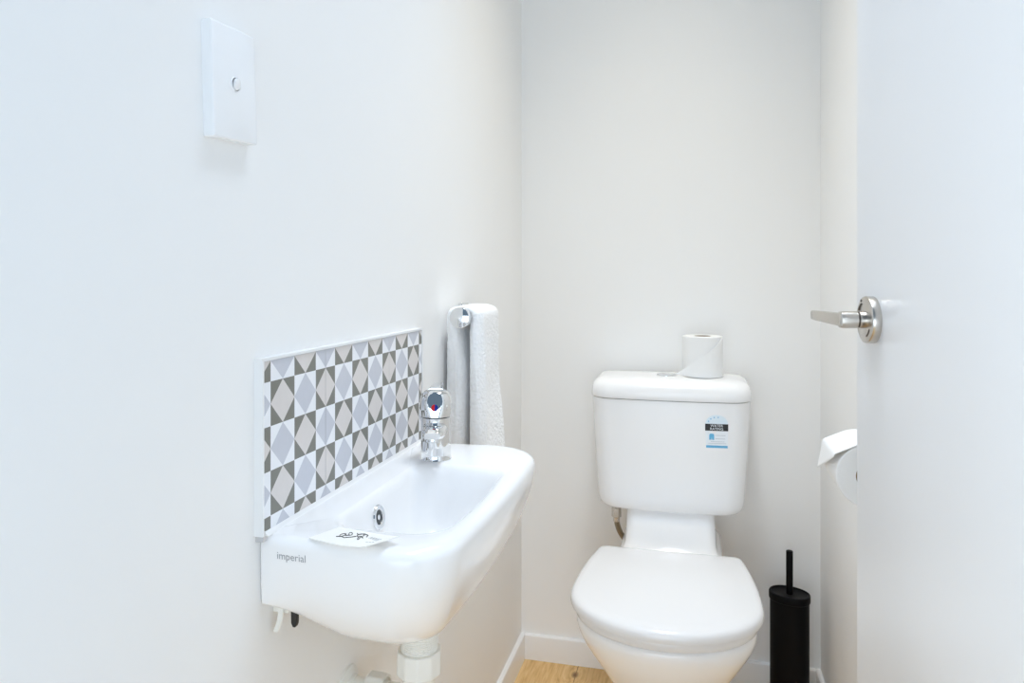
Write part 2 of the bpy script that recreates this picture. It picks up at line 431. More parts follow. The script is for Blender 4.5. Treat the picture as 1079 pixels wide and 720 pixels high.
# ------------------------------------------------------------------ wall basin
BYC = 0.9385; BH = 0.2465; BXF = -0.2505; ZT = 0.7655
def outline(ins=0.0, z=0.0):
    pts = rrect(XL + 0.0002, BXF - ins, BYC - BH + ins, BYC + BH - ins, [0.006, 0.062, 0.072, 0.006], z, 14, 16, bow=(0, 0.011, 0, 0))
    out = []
    for p in pts:       # ends splay a little towards the front
        k = (p.x - XL) / (BXF - XL)
        e = (p.y - BYC) / BH
        q = p.copy(); q.y -= e * 0.014 * max(0, 1 - k) ** 1.3
        out.append(q)
    return out
def bottom_z(x): return 0.6885 - 0.076 * sstep(-0.462, -0.375, x)
base = outline()
rings = []
def outer(q):
    r = []
    e = 1 - sqrt(max(0, 1 - q * q))
    for p in base:
        w = sstep(-0.462, -0.36, p.x)
        k = (p.x - XL) / (BXF - XL)
        x = XL + (p.x - XL) * (1 - 0.40 * e)
        y = p.y + (BYC - p.y) * (0.58 * e * w + 0.015 * e)
        zb = 0.6885 - 0.076 * w
        z = 0.752 - q * (0.752 - zb)
        lipin = 0.0045 * sstep(0.05, 0.55, q) * max(0, k) * (1 - sstep(0.55, 1.0, q))
        r.append(Vector((x - lipin, y, z)))
    return r
botr = outer(1.0)
for s in (0.05, 0.35, 0.7):
    r = []
    for p in botr:
        x = -0.37 + (p.x + 0.37) * s; y = 0.915 + (p.y - 0.915) * s
        r.append(Vector((x, y, min(bottom_z(x), 0.6125 + (p.z - 0.6125) * s))))
    rings.append(r)
rings.append(botr)
for q in (0.995, 0.98, 0.95, 0.91, 0.86, 0.8, 0.73, 0.65, 0.56, 0.51, 0.46, 0.41, 0.36, 0.31, 0.26, 0.21, 0.16, 0.11, 0.055, 0.0):
    rings.append(outer(q))
R = 0.0125
for k in range(1, 8):
    a = pi / 2 * k / 7
    ins = R * (1 - cos(a)); z = 0.752 + (ZT - 0.752) * sin(a)
    r = []
    for p, o in zip(base, outline(ins)):
        kk = (p.x - XL) / (BXF - XL)
        r.append(Vector((o.x, o.y, z)))
    rings.append(r)
# inner rim and bowl
def inner(x0, x1, y0, y1, rad, z, bow=0.0):
    return rrect(x0, x1, y0, y1, [rad, rad * 1.1, rad * 1.1, rad], z, 14, 16, bow=(0, bow, 0, 0))
bowl = [(-0.4120, -0.2680, 0.7460, 1.0430, 0.036, ZT + 0.0000, 0.010),
        (-0.4095, -0.2710, 0.7490, 1.0400, 0.038, ZT - 0.0008, 0.010),
        (-0.4070, -0.2740, 0.7520, 1.0370, 0.040, ZT - 0.0030, 0.010),
        (-0.4050, -0.2770, 0.7550, 1.0335, 0.042, ZT - 0.0070, 0.010),
        (-0.4035, -0.2800, 0.7585, 1.0290, 0.043, ZT - 0.0150, 0.009),
        (-0.4010, -0.2850, 0.7650, 1.0220, 0.044, ZT - 0.0300, 0.008),
        (-0.3980, -0.2910, 0.7735, 1.0140, 0.044, ZT - 0.0480, 0.007),
        (-0.3945, -0.2980, 0.7840, 1.0050, 0.042, ZT - 0.0660, 0.006),
        (-0.3905, -0.3060, 0.7970, 0.9950, 0.038, ZT - 0.0820, 0.005),
        (-0.3850, -0.3160, 0.8140, 0.9800, 0.031, ZT - 0.0930, 0.004),
        (-0.3770, -0.3290, 0.8400, 0.9550, 0.022, ZT - 0.0985, 0.002),
        (-0.3700, -0.3400, 0.8750, 0.9250, 0.0145, ZT - 0.1010, 0.0),
        (-0.3600, -0.3500, 0.8950, 0.9050, 0.0048, ZT - 0.1015, 0.0)]
for b in bowl: rings.append(inner(*b))
basin = thing('wall_basin', 'small white ceramic hand basin hung on the left wall', 'basin', (XL, BYC, 0.6125))
mb = MB().rings(rings)
bowl_ob = build('basin_body', mb, M['ceramic'], basin, angle=60)
bb = bvh_of(bowl_ob, root_loc(basin))
# overflow ring on the back of the bowl
h = bb.ray_cast(Vector((-0.30, 0.876, 0.7345)), Vector((-1, 0, 0)))
oc, on = h[0], h[1]
if on.x < 0: on = -on
mb = MB().lathe([(0.0158, -0.002), (0.0162, 0.0015), (0.0152, 0.0030), (0.0122, 0.0034), (0.0096, 0.0020), (0.0090, -0.001)], oc, on, 40, cap0=False, cap1=False)
tag(build('overflow_ring', mb, M['chrome'], basin), 'chrome overflow ring')
mb = MB().lathe([(0.0092, -0.001), (0.0092, 0.0004)], oc, on, 32)
build('overflow_hole', mb, M['darkhole'], basin)
mb = MB().lathe([(0.0, -0.0005), (0.0032, -0.0005), (0.0034, 0.0014), (0.0, 0.0018)], oc, on, 16, cap0=False, cap1=False)
build('overflow_screw', mb, M['chrome'], basin)
mb = MB().lathe([(0.020, 0.0), (0.0205, 0.0022), (0.017, 0.0034), (0.012, 0.0026), (0.011, 0.0008), (0.0, 0.0004)], (-0.355, 0.90, 0.6645), (0, 0, 1), 40, cap0=False, cap1=False)
tag(build('drain_ring', mb, M['chrome'], basin), 'chrome drain ring')
# maker's word on the near end
F = Matrix(((1, 0, 0, -0.4225), (0, 0, 1, 0.69), (0, 1, 0, 0.7455), (0, 0, 0, 1)))
vs, fs = text_mesh('imperial', 0.0115, F, 1.0)
vs = project(vs, bb, (0, 1, 0), 0.0003)
build('maker_name', MB().add(vs, fs), M['greyink'], basin, smooth=False)

# ------------------------------------------------------------------ basin mixer tap
tx, ty, tz = -0.391, 1.067, ZT - 0.0003
tap = thing('mixer_tap', 'chrome single lever mixer tap at the far end of the basin', 'tap', (tx, ty, tz), (0, 0, radians(14)))
mb = MB().lathe([(0.0, 0.0), (0.0242, 0.0), (0.0246, 0.001), (0.0238, 0.003), (0.0232, 0.010), (0.0230, 0.045), (0.0232, 0.062), (0.0236, 0.0655), (0.0, 0.0655)], (0, 0, 0), (0, 0, 1), 56, cap0=False, cap1=False)
build('tap_body', mb, M['chrome'], tap, local=True)
mb = MB(); rs = []
for t, w, hz, zc_ in [(0.008, 0.0190, 0.0135, 0.0480), (0.020, 0.0188, 0.0122, 0.0480), (0.030, 0.0180, 0.0108, 0.0475), (0.040, 0.0168, 0.0092, 0.0468), (0.047, 0.0150, 0.0076, 0.0462), (0.0515, 0.0118, 0.0052, 0.0460)]:
    ring = []
    for k in range(40):
        a = 2 * pi * k / 40; c_, s_ = cos(a), sin(a); ex = 2.6
        q = (abs(c_) ** ex + abs(s_) ** ex) ** (-1 / ex)
        ring.append(Vector((w * q * c_, -t, zc_ + hz * q * s_)))
    rs.append(ring)
mb.rings(rs); build('spout', mb, M['chrome'], tap, local=True, angle=50)
mb = MB().lathe([(0.0132, 0.002), (0.0136, 0.0), (0.0136, -0.0035), (0.0122, -0.0045), (0.0122, -0.0125), (0.0112, -0.0136), (0.0098, -0.0136), (0.0092, -0.009), (0.0, -0.009)], (0, -0.0365, 0.0395), (0, 0, 1), 40, cap0=False, cap1=False)
build('aerator', mb, M['chrome'], tap, local=True)
# domed lever cap with a flat sloping front
mb = MB(); rs = []
for z, r in [(0.0665, 0.0232), (0.0675, 0.0250), (0.074, 0.0256), (0.084, 0.0255), (0.092, 0.0247), (0.098, 0.0230), (0.1025, 0.0203), (0.1055, 0.0168), (0.1072, 0.012), (0.1078, 0.006)]:
    ring = []
    for k in range(56):
        a = 2 * pi * k / 56
        x, y = r * cos(a), r * sin(a)
        lim = -0.0262 + max(0, (z - 0.0665)) * 0.22          # flat face cut towards the bowl
        if y < lim: y = lim
        ring.append(Vector((x, y, z)))
    rs.append(ring)
mb.rings(rs)
lev = build('lever_cap', mb, M['chrome'], tap, local=True, angle=35)
mb = MB(); rs = []
for t, w, hz, z in [(-0.004, 0.0110, 0.0030, 0.1068), (0.008, 0.0105, 0.0034, 0.1080), (0.020, 0.0095, 0.0032, 0.1092), (0.032, 0.0084, 0.0028, 0.1102), (0.036, 0.0062, 0.0018, 0.1105)]:
    ring = []
    for k in range(32):
        a = 2 * pi * k / 32; c_, s_ = cos(a), sin(a); ex = 3
        q = (abs(c_) ** ex + abs(s_) ** ex) ** (-1 / ex)
        ring.append(Vector((w * q * c_, t, z + hz * q * s_)))
    rs.append(ring)
mb.rings(rs); build('lever_handle', mb, M['chrome'], tap, local=True, angle=40)
# red and blue indicator on the flat face
dc = Vector((0.0005, -0.0262 + (0.0825 - 0.0665) * 0.22 - 0.0003, 0.0825)); fn = Vector((0, -1, 0.22)).normalized()
ux = Vector((1, 0, 0)); uy = fn.cross(ux).normalized()
if uy.z < 0: uy = -uy
for nm, s in (('hot_mark', -1), ('cold_mark', 1)):
    arc = [dc + ux * 0.0052 * s * sin(t) + uy * 0.0052 * cos(t) for t in [pi * k / 20 for k in range(21)]]
    n = len(arc); top = [p + fn * 0.0006 for p in arc]
    fs = [tuple(range(n)), tuple(reversed(range(n, 2 * n)))] + [(i, (i + 1) % n, n + (i + 1) % n, n + i) for i in range(n)]
    tag(build(nm, MB().add(arc + top, fs), M['red' if s < 0 else 'blue'], tap, local=True, smooth=False), 'red hot water dot' if s < 0 else 'blue cold water dot')
mb = MB().box(-0.0028, 0.0028, -0.0243, -0.0232, 0.0672, 0.0695)
build('grub_screw', mb, M['nickel_dark'], tap, local=True, bevel=0.0004)

# ------------------------------------------------------------------ card on the near rim
card = thing('folded_card', 'small white printed card lying on the near rim of the basin', 'card', (-0.365, 0.712, ZT))
cq = [Vector((-0.4045, 0.7075)), Vector((-0.326, 0.6815)), Vector((-0.3036, 0.7172)), Vector((-0.3890, 0.7460))]
def cpt(u, v, lift=0.0):
    p = cq[0] * (1 - u) * (1 - v) + cq[1] * u * (1 - v) + cq[2] * u * v + cq[3] * (1 - u) * v
    z = ZT + 0.0008 + 0.0042 * u * u + 0.0016 * sin(pi * u) * v + 0.003 * (u ** 4)
    return Vector((p.x, p.y, z + lift))
NU, NV = 16, 8
mb = MB()
top = [cpt(i / NU, j / NV, 0.0004) for j in range(NV + 1) for i in range(NU + 1)]
bot = [cpt(i / NU, j / NV, -0.0004) for j in range(NV + 1) for i in range(NU + 1)]
W_ = NU + 1; n0 = len(top); fs = []
for j in range(NV):
    for i in range(NU):
        a = j * W_ + i; fs.append((a, a + 1, a + W_ + 1, a + W_)); fs.append((n0 + a, n0 + a + W_, n0 + a + W_ + 1, n0 + a + 1))
bd = [j * 0 + i for i in range(W_)] + [j * W_ + NU for j in range(1, NV + 1)] + [NV * W_ + i for i in range(NU - 1, -1, -1)] + [j * W_ for j in range(NV - 1, 0, -1)]
for k in range(len(bd)):
    a, b = bd[k], bd[(k + 1) % len(bd)]; fs.append((a, n0 + a, n0 + b, b))
mb.add(top + bot, fs); build('card_sheet', mb, M['card'], card)
mb = MB()      # looping black motif
def stroke(pts, r):
    mb.tube([cpt(u, v, 0.0006) for u, v in pts], r, 6)
def loop(cu, cv, a, b, ph, t0=0, t1=2 * pi):
    return [(cu + a * cos(t + ph), cv + b * sin(t)) for t in [t0 + (t1 - t0) * k / 18 for k in range(19)]]
stroke(loop(0.30, 0.55, 0.035, 0.10, 0.4), 0.00042)
stroke(loop(0.36, 0.70, 0.045, 0.09, 0.9), 0.00042)
stroke(loop(0.52, 0.72, 0.05, 0.10, 0.3), 0.00042)
stroke(loop(0.58, 0.55, 0.04, 0.10, 1.2), 0.00042)
stroke([(0.27, 0.40), (0.33, 0.46), (0.40, 0.42), (0.46, 0.52), (0.50, 0.62)], 0.0005)
stroke([(0.42, 0.80), (0.47, 0.74), (0.52, 0.84), (0.60, 0.80), (0.64, 0.68)], 0.0005)
stroke([(0.30, 0.66), (0.35, 0.55), (0.39, 0.62)], 0.00055)
stroke([(0.55, 0.66), (0.60, 0.62), (0.63, 0.58)], 0.00055)
tag(build('motif', mb, M['ink'], card), 'black line drawing')
mb = MB()
for k in range(5):
    u = 0.70 + 0.045 * k
    stroke([(u, 0.62 - 0.03 * k), (u + 0.015, 0.74 - 0.02 * k), (u + 0.03, 0.62)], 0.00022)
for k in range(3):
    u = 0.80 + 0.05 * k
    stroke([(u, 0.36), (u + 0.03, 0.38)], 0.00022)
build('faint_script', mb, M['paleink'], card)

# ------------------------------------------------------------------ waste under the basin
wx, wy = -0.355, 0.905
wst = thing('basin_waste', 'cream plastic bottle trap waste under the basin', 'waste pipe', (wx, wy, 0.395))
mb = MB(); prof = []
z = 0.622
while z > 0.535:
    prof += [(0.0232, z), (0.0245, z - 0.0012)]; z -= 0.0026
mb.lathe(list(reversed(prof)), (wx, wy, 0), (0, 0, 1), 40)
build('threaded_tail', mb, M['pvc'], wst)
def nut(zlo, zhi, r, name, axis='z', org=None):
    rs = []; N_ = 72
    for hgt, kk in ((zlo, 0.93), (zlo + 0.003, 1.0), (zhi - 0.005, 1.0), (zhi - 0.001, 0.97), (zhi, 0.93), (zhi, 0.80), (zhi - 0.004, 0.79)):
        ring = []
        for k in range(N_):
            a = 2 * pi * k / N_
            rr = r * kk * (1.0 if kk < 0.9 else (0.965 + 0.035 * (1 if cos(10 * a) > 0.55 else (-0.2 if cos(10 * a) < -0.2 else 0.3))))
            if axis == 'z': ring.append(Vector((wx + rr * cos(a), wy + rr * sin(a), hgt)))
            else: ring.append(Vector((org[0] + hgt, org[1] + rr * cos(a), org[2] + rr * sin(a))))
        rs.append(ring)
    return build(name, MB().rings(rs), M['pvc'], wst, angle=30)
nut(0.523, 0.5555, 0.0298, 'coupling_nut')
mb = MB().lathe([(0.0, 0.395), (0.024, 0.396), (0.028, 0.402), (0.0285, 0.455), (0.0270, 0.460), (0.0210, 0.490), (0.0205, 0.530), (0.0, 0.530)], (wx, wy, 0), (0, 0, 1), 48, cap0=False, cap1=False)
build('trap_body', mb, M['pvc'], wst)
oz = 0.480
mb = MB().tube([(wx, wy + 0.004, oz), (wx - 0.04, wy + 0.01, oz), (wx - 0.075, wy + 0.012, oz), (XL + 0.002, wy + 0.012, oz)], 0.0175, 24)
build('outlet_pipe', mb, M['pvc'], wst)
nut(0.0, 0.026, 0.0265, 'outlet_nut', 'x', (XL + 0.030, wy + 0.012, oz))
mb = MB().lathe([(0.0, 0.0), (0.031, 0.0), (0.030, 0.003), (0.020, 0.007), (0.0185, 0.012), (0.0, 0.012)], (XL, wy + 0.012, oz), (1, 0, 0), 40, cap0=False, cap1=False)
build('wall_flange', mb, M['pvc'], wst)

# basin fixing bracket peeping out below the near end
br = thing('basin_bracket', 'white plastic fixing bracket with black pad under the near basin end', 'bracket', (XL, 0.735, 0.66))
mb = MB(); rs = []
for k in range(13):
    a = k / 12
    zz = 0.6885 - 0.040 * a; d = 0.013 + 0.004 * sin(pi * a) - 0.004 * a
    rs.append([Vector((XL + max(0, d - 0.005 - 0.012 * (1 - a) * 0), 0.7285, zz)), Vector((XL + d, 0.7285, zz)), Vector((XL + d + 0.001, 0.7300, zz)), Vector((XL + d, 0.7315, zz)), Vector((XL + max(0, d - 0.005), 0.7315, zz))])
mb.rings(rs)
build('bracket_arm', mb, M['pvc'], br)
mb = MB().box(XL, XL + 0.020, 0.7335, 0.768, 0.668, 0.6885)
build('bracket_plate', mb, M['pvc'], br, bevel=0.0015)
mb = MB(); rs = []
for zz, x0, x1 in ((0.6885, 0.021, 0.0285), (0.672, 0.021, 0.0285), (0.656, 0.0215, 0.028), (0.652, 0.0235, 0.0265)):
    rs.append([Vector((XL + x0, 0.737, zz)), Vector((XL + x1, 0.737, zz)), Vector((XL + x1, 0.7425, zz)), Vector((XL + x0, 0.7425, zz))])
mb.rings(rs); tag(build('rubber_pad', mb, M['rubber'], br), 'black rubber pad')
mb = MB().lathe([(0.0, 0.0), (0.0105, 0.0), (0.0105, 0.010), (0.006, 0.012), (0.006, 0.020), (0.0, 0.020)], (XL + 0.0315, 0.7485, 0.6885), (0, 0, -1), 6, cap0=False, cap1=False)
tag(build('fixing_bolt', mb, M['nickel'], br), 'grey metal bolt')

# ------------------------------------------------------------------ towel rail + towel
RX, RZ, RY0, RY1 = -0.4175, 0.972, 1.262, 1.432
rail = thing('towel_holder', 'chrome towel rail with round end cap on the left wall', 'towel rail', (XL, 1.30, RZ))
mb = MB().lathe([(0.0, 0.0), (0.0175, 0.0), (0.0190, 0.0012), (0.0192, 0.004), (0.0192, 0.016), (0.0180, 0.018), (0.0095, 0.0185)], (RX, RY0, RZ), (0, 1, 0), 48, cap0=False, cap1=False)
build('end_cap', mb, M['chrome'], rail)
mb = MB().lathe([(0.0095, 0.014), (0.0095, RY1 - RY0), (0.0085, RY1 - RY0 + 0.001)], (RX, RY0, RZ), (0, 1, 0), 32)
build('rail_bar', mb, M['chrome'], rail)
mb = MB().lathe([(0.0080, 0.0), (0.0080, RX - XL)], (XL, RY1 - 0.010, RZ), (1, 0, 0), 28)
build('rail_post', mb, M['chrome'], rail)
mb = MB().box(XL, XL + 0.008, RY1 - 0.032, RY1 + 0.012, RZ - 0.022, RZ + 0.022)
build('wall_plate', mb, M['chrome'], rail, bevel=0.0015)

tw = MB()
# thick folded terry towel: closed section (x,z) swept along the rail
def leg_section(t):
    e = min(t, 1 - t)
    th = 0.86 + 0.14 * sstep(0, 0.12, e)
    rx_f, rx_b, rz = 0.0375 * th, 0.0365 * th, 0.0205
    fb = 0.622 + 0.005 * sin(t * 6); wb = 0.650 + 0.004 * sin(t * 7 + 1)
    def fo(z):
        d = RZ - z
        return RX + rx_f + 0.014 * sstep(0.03, 0.34, d) + 0.002 * sin(d * 22 + t * 3) * sstep(0.03, 0.12, d)
    def fi(z):
        d = RZ - z
        return RX + 0.0105 - 0.0015 * sstep(0.010, 0.03, d)
    def bo(z):
        d = RZ - z
        return max(XL + 0.005, RX - rx_b - 0.005 * sstep(0, 0.12, d))
    def bi(z):
        d = RZ - z
        return RX - 0.0105 + 0.0080 * sstep(0.008, 0.10, d)
    pts = []
    n = 30
    for k in range(3): # rounded hem, front leg
        a = pi / 2 * k / 3; w = (fo(fb) - fi(fb)) / 2
        pts.append(((fo(fb) + fi(fb)) / 2 + w * sin(a), fb + w * 0.5 * (1 - cos(a)) - 0.0))
    for k in range(n): 
        z = fb + 0.012 + (RZ - fb - 0.012) * k / (n - 1); pts.append((fo(z), z))
    for k in range(1, 20):
        a = pi * k / 20; c_ = cos(a); rx = rx_f if c_ > 0 else rx_b
        pts.append((RX + rx * (abs(c_) ** 0.8) * (1 if c_ > 0 else -1), RZ + rz * sin(a) ** 0.75))
    for k in range(n):
        z = RZ - (RZ - wb - 0.012) * k / (n - 1); pts.append((bo(z), z))
    for k in range(3):
        a = pi / 2 * (k + 1) / 4; w = (bi(wb) - bo(wb)) / 2
        pts.append((bo(wb) + w * (1 - cos(a)), wb + 0.012 * (1 - sin(a))))
    for k in range(n - 1):
        z = wb + 0.004 + (RZ - 0.004 - wb - 0.004) * k / (n - 2); pts.append((bi(z), z))
    for k in range(1, 8):
        a = pi - pi * k / 8
        pts.append((RX + 0.0105 * cos(a), RZ + 0.0100 * sin(a)))
    for k in range(n - 1):
        z = RZ - 0.004 - (RZ - 0.004 - fb - 0.004) * k / (n - 2); pts.append((fi(z), z))
    return pts
def dx_side(x): return x < RX
def leg_mid(f_, d):
    return RX + f_ * 0.024 + (0.0085 * sstep(0.03, 0.3, d) if f_ > 0 else 0.009 * sstep(0.01, 0.04, d))
rs = []
ty0, ty1 = 1.282, 1.414
EL = 0.022 / (ty1 - ty0)          # rounded fold at each end
TS = [EL * (1 - cos(pi / 2 * k / 7)) for k in range(0, 8)]
TS = TS + [EL + (1 - 2 * EL) * k / 16 for k in range(1, 16)] + [1 - q for q in reversed(TS)]
for t in TS:
    sec = leg_section(t)
    e = min(t, 1 - t)
    pinch = 0.06 + 0.94 * sqrt(max(0.0, 1 - (1 - min(1, e / EL)) ** 2))
    ring = []
    for x, z in sec:
        d = RZ - z
        y = (ty0 + ty1) / 2 + (t - 0.5) * (ty1 - ty0) * (1 + 0.04 * sstep(0.02, 0.3, d)) + 0.002 * sin(d * 18) * sstep(0.02, 0.15, d)
        if dx_side(x) and d > 0: y += 0.012 * (1 - t) * sstep(0.0, 0.10, d)     # wall side hangs a little further back
        # mid line of the folded cloth: an arch over the rail, two legs below it
        dx = x - RX; f_ = 1 if dx > 0 else -1
        if d > 0:
            m = leg_mid(f_, d)
            pinch = max(pinch, 0.15) if abs(dx) < abs(m - RX) else pinch
            x = m + (x - m) * pinch
        else:
            rr = sqrt(dx * dx + d * d) + 1e-6
            a = atan2(-d, dx)
            rm = sqrt((0.024 * cos(a)) ** 2 + (0.0155 * sin(a)) ** 2)
            k = (rm + (rr - rm) * pinch) / rr
            x = RX + dx * k; z = RZ - d * k
        ring.append(Vector((x, y, z)))
    rs.append(ring)
tw.rings(rs)
towel = build('hand_towel', tw, M['towel'], None, origin=(RX, 1.349, RZ), angle=180)
tag(towel, 'white terry hand towel folded over the chrome rail beside the tap', 'towel')
rm_ = towel.modifiers.new('Even weave', 'REMESH'); rm_.mode = 'VOXEL'; rm_.voxel_size = 0.0021; rm_.use_smooth_shade = True
sm_ = towel.modifiers.new('Soften', 'SMOOTH'); sm_.factor = 0.5; sm_.iterations = 6
tx_ = bpy.data.textures.new('terry_loops', 'CLOUDS'); tx_.noise_scale = 0.0034; tx_.noise_depth = 1
dm = towel.modifiers.new('Loops', 'DISPLACE'); dm.texture = tx_; dm.strength = 0.0028; dm.mid_level = 0.5; dm.texture_coords = 'LOCAL'
tx2 = bpy.data.textures.new('towel_folds', 'CLOUDS'); tx2.noise_scale = 0.05
dm = towel.modifiers.new('Folds', 'DISPLACE'); dm.texture = tx2; dm.strength = 0.0015; dm.mid_level = 0.5; dm.texture_coords = 'LOCAL'

# ------------------------------------------------------------------ toilet
TC = -0.0585
toilet = thing('toilet', 'white close coupled toilet with closed lid against the back wall', 'toilet', (TC, 1.60, 0.0))
def egg(scale_w=1.0, yf=1.299, yb=1.695, w=0.184, back=0.157, yc=1.452, z=0.0, inset=0.0, rc=0.012, n=36):
    """plan outline with round front and straight back; counter-clockwise"""
    w_, b_, f_, k_ = w - inset, back - inset, yf + inset, yb - inset
    pts = []
    for i in range(n + 1):            # front half, left to right
        a = pi + pi * i / n
        pts.append((w_ * cos(a), yc + (yc - f_) * sin(a)))
    for i in range(1, 13):            # right flank backwards
        t = i / 12; y = yc + (k_ - rc - yc) * t
        tt = (y - yc) / (k_ - yc)
        pts.append((w_ - (w_ - b_) * tt ** 2, y))
    xr = pts[-1][0]
    for i in range(1, 7):
        a = pi / 2 * i / 6
        pts.append((xr - rc * 1.1 + rc * 1.1 * cos(a), k_ - rc + rc * sin(a)))
    xe = pts[-1][0]
    for i in range(1, 10):
        pts.append((xe - 2 * xe * i / 9, k_))
    m = [(-x, y) for x, y in pts[n + 1:n + 19]]
    for p in reversed(m[:-1]): pts.append(p)
    return [Vector((TC + x * scale_w, y, z)) for x, y in pts]
def egg_solid(levels, **k):
    return MB().rings([egg(z=z, inset=i, **k) for z, i in levels])
# lid
lv = [(0.4025, 0.004), (0.4032, 0.001), (0.407, 0.0), (0.416, 0.0005), (0.4205, 0.003), (0.4235, 0.0075), (0.4255, 0.016), (0.4262, 0.03), (0.4268, 0.07)]
build('toilet_lid', egg_solid(lv), M['seat'], toilet, angle=50)
# seat ring
o1 = [(0.3835, 0.006), (0.386, 0.0035), (0.399, 0.0035), (0.402, 0.006)]
rs = [egg(z=z, inset=i + 0.007) for z, i in o1]
def hole(z, i): return egg(z=z, inset=i, yf=1.345, yb=1.60, w=0.115, back=0.085, yc=1.46)
rs += [hole(0.402, 0.003), hole(0.399, 0.0), hole(0.386, 0.0), hole(0.3835, 0.003)]
rs.append(rs[0])
build('toilet_seat', MB().rings(rs, False, False), M['seat'], toilet, angle=50)
for s in (-1, 1):
    mb = MB()
    hx = TC + s * 0.078
    mb.lathe([(0.0, 0.0), (0.018, 0.0), (0.018, 0.010), (0.0155, 0.013), (0.0, 0.013)], (hx, 1.706, 0.3995), (0, 0, 1), 32, cap0=False, cap1=False)
    mb.box(hx - 0.014, hx + 0.014, 1.680, 1.706, 0.4010, 0.4095)
    build('hinge', mb, M['seat'], toilet, bevel=0.001)
mb = MB().box(TC + 0.118, TC + 0.166, 1.684, 1.704, 0.392, 0.4065)
build('seat_buffer', mb, M['seat'], toilet, bevel=0.004)
# pan
pan = MB(); rs = []
for z, w, yf, yc, bk, yb in [(0.0, 0.093, 1.4350, 1.55, 0.092, 1.90), (0.006, 0.095, 1.4300, 1.55, 0.094, 1.90), (0.04, 0.093, 1.4350, 1.55, 0.092, 1.90), (0.10, 0.091, 1.4350, 1.54, 0.088, 1.885),
                              (0.16, 0.092, 1.4230, 1.52, 0.086, 1.86), (0.20, 0.097, 1.4170, 1.50, 0.086, 1.84), (0.24, 0.108, 1.3930, 1.485, 0.088, 1.81), (0.28, 0.128, 1.3610, 1.47, 0.092, 1.79),
                              (0.31, 0.145, 1.3380, 1.462, 0.096, 1.77), (0.335, 0.159, 1.3220, 1.456, 0.100, 1.755), (0.355, 0.168, 1.3130, 1.452, 0.103, 1.748), (0.368, 0.1715, 1.3085, 1.452, 0.105, 1.745), (0.379, 0.1715, 1.3080, 1.452, 0.106, 1.745), (0.3838, 0.168, 1.3110, 1.452, 0.104, 1.742)]:
    rs.append(egg(z=z, w=w, yf=yf, yc=yc, back=bk, yb=yb))
pan.rings(rs)
# neck that carries the cistern, flaring down onto the deck
rs = []
for z, hw, yf in [(0.30, 0.118, 1.700), (0.380, 0.120, 1.700), (0.390, 0.119, 1.702), (0.397, 0.115, 1.708), (0.402, 0.110, 1.718), (0.408, 0.1065, 1.730), (0.416, 0.1048, 1.739), (0.430, 0.1040, 1.746), (0.450, 0.1035, 1.752), (0.470, 0.1030, 1.760), (0.480, 0.1028, 1.768), (0.4885, 0.1025, 1.772)]:
    rs.append(rrect(TC - hw, TC + hw, yf, 1.925, [0.022, 0.022, 0.01, 0.01], z, 6, 6, bow=(0.008, 0, 0, 0)))
pan.rings(rs)
build('pan', pan, M['ceramic'], toilet, angle=60)
# cistern
rs = []
for z, hw, yf, yb, r in [(0.4860, 0.140, 1.795, 1.905, 0.03), (0.4865, 0.152, 1.778, 1.915, 0.035), (0.4895, 0.1605, 1.768, 1.922, 0.038), (0.4960, 0.1668, 1.7615, 1.926, 0.04), (0.506, 0.1705, 1.7580, 1.928, 0.042), (0.52, 0.1725, 1.7563, 1.929, 0.043), (0.56, 0.1750, 1.7550, 1.93, 0.044), (0.62, 0.1790, 1.753, 1.93, 0.045), (0.69, 0.1828, 1.751, 1.93, 0.045), (0.7545, 0.1855, 1.7495, 1.93, 0.045)]:
    rs.append(rrect(TC - 0.002 - hw, TC - 0.002 + hw, yf, yb, [r, r, 0.012, 0.012], z, 10, 14, bow=(0.012, 0, 0, 0)))
tank = build('cistern_tank', MB().rings(rs), M['plastic'], toilet, angle=60)
rs = []
for z, hw, yf, yb, r in [(0.7560, 0.1845, 1.7505, 1.930, 0.045), (0.7564, 0.1870, 1.7470, 1.9325, 0.046), (0.759, 0.1877, 1.7460, 1.933, 0.046), (0.772, 0.1875, 1.7462, 1.933, 0.046), (0.782, 0.1858, 1.7478, 1.932, 0.046), (0.789, 0.1825, 1.7515, 1.930, 0.046), (0.7945, 0.1770, 1.7575, 1.926, 0.045), (0.7985, 0.1690, 1.766, 1.920, 0.043), (0.8010, 0.157, 1.777, 1.910, 0.04), (0.8028, 0.12, 1.80, 1.89, 0.03), (0.8034, 0.06, 1.83, 1.865, 0.014)]:
    rs.append(rrect(TC - 0.002 - hw, TC - 0.002 + hw, yf, yb, [r, r, 0.014, 0.014], z, 10, 14, bow=(0.012, 0, 0, 0)))
build('cistern_lid', MB().rings(rs), M['plastic'], toilet, angle=60)
fbx = mb = MB().lathe([(0.0, 0.0), (0.0245, 0.0), (0.0250, 0.0012), (0.0245, 0.0032), (0.0225, 0.0040), (0.0215, 0.0034), (0.0205, 0.0042), (0.0, 0.0050)], (TC - 0.011, 1.832, 0.8022), (0, 0, 1), 48, cap0=False, cap1=False)
tag(build('flush_button', mb, M['chrome'], toilet), 'round chrome flush button')
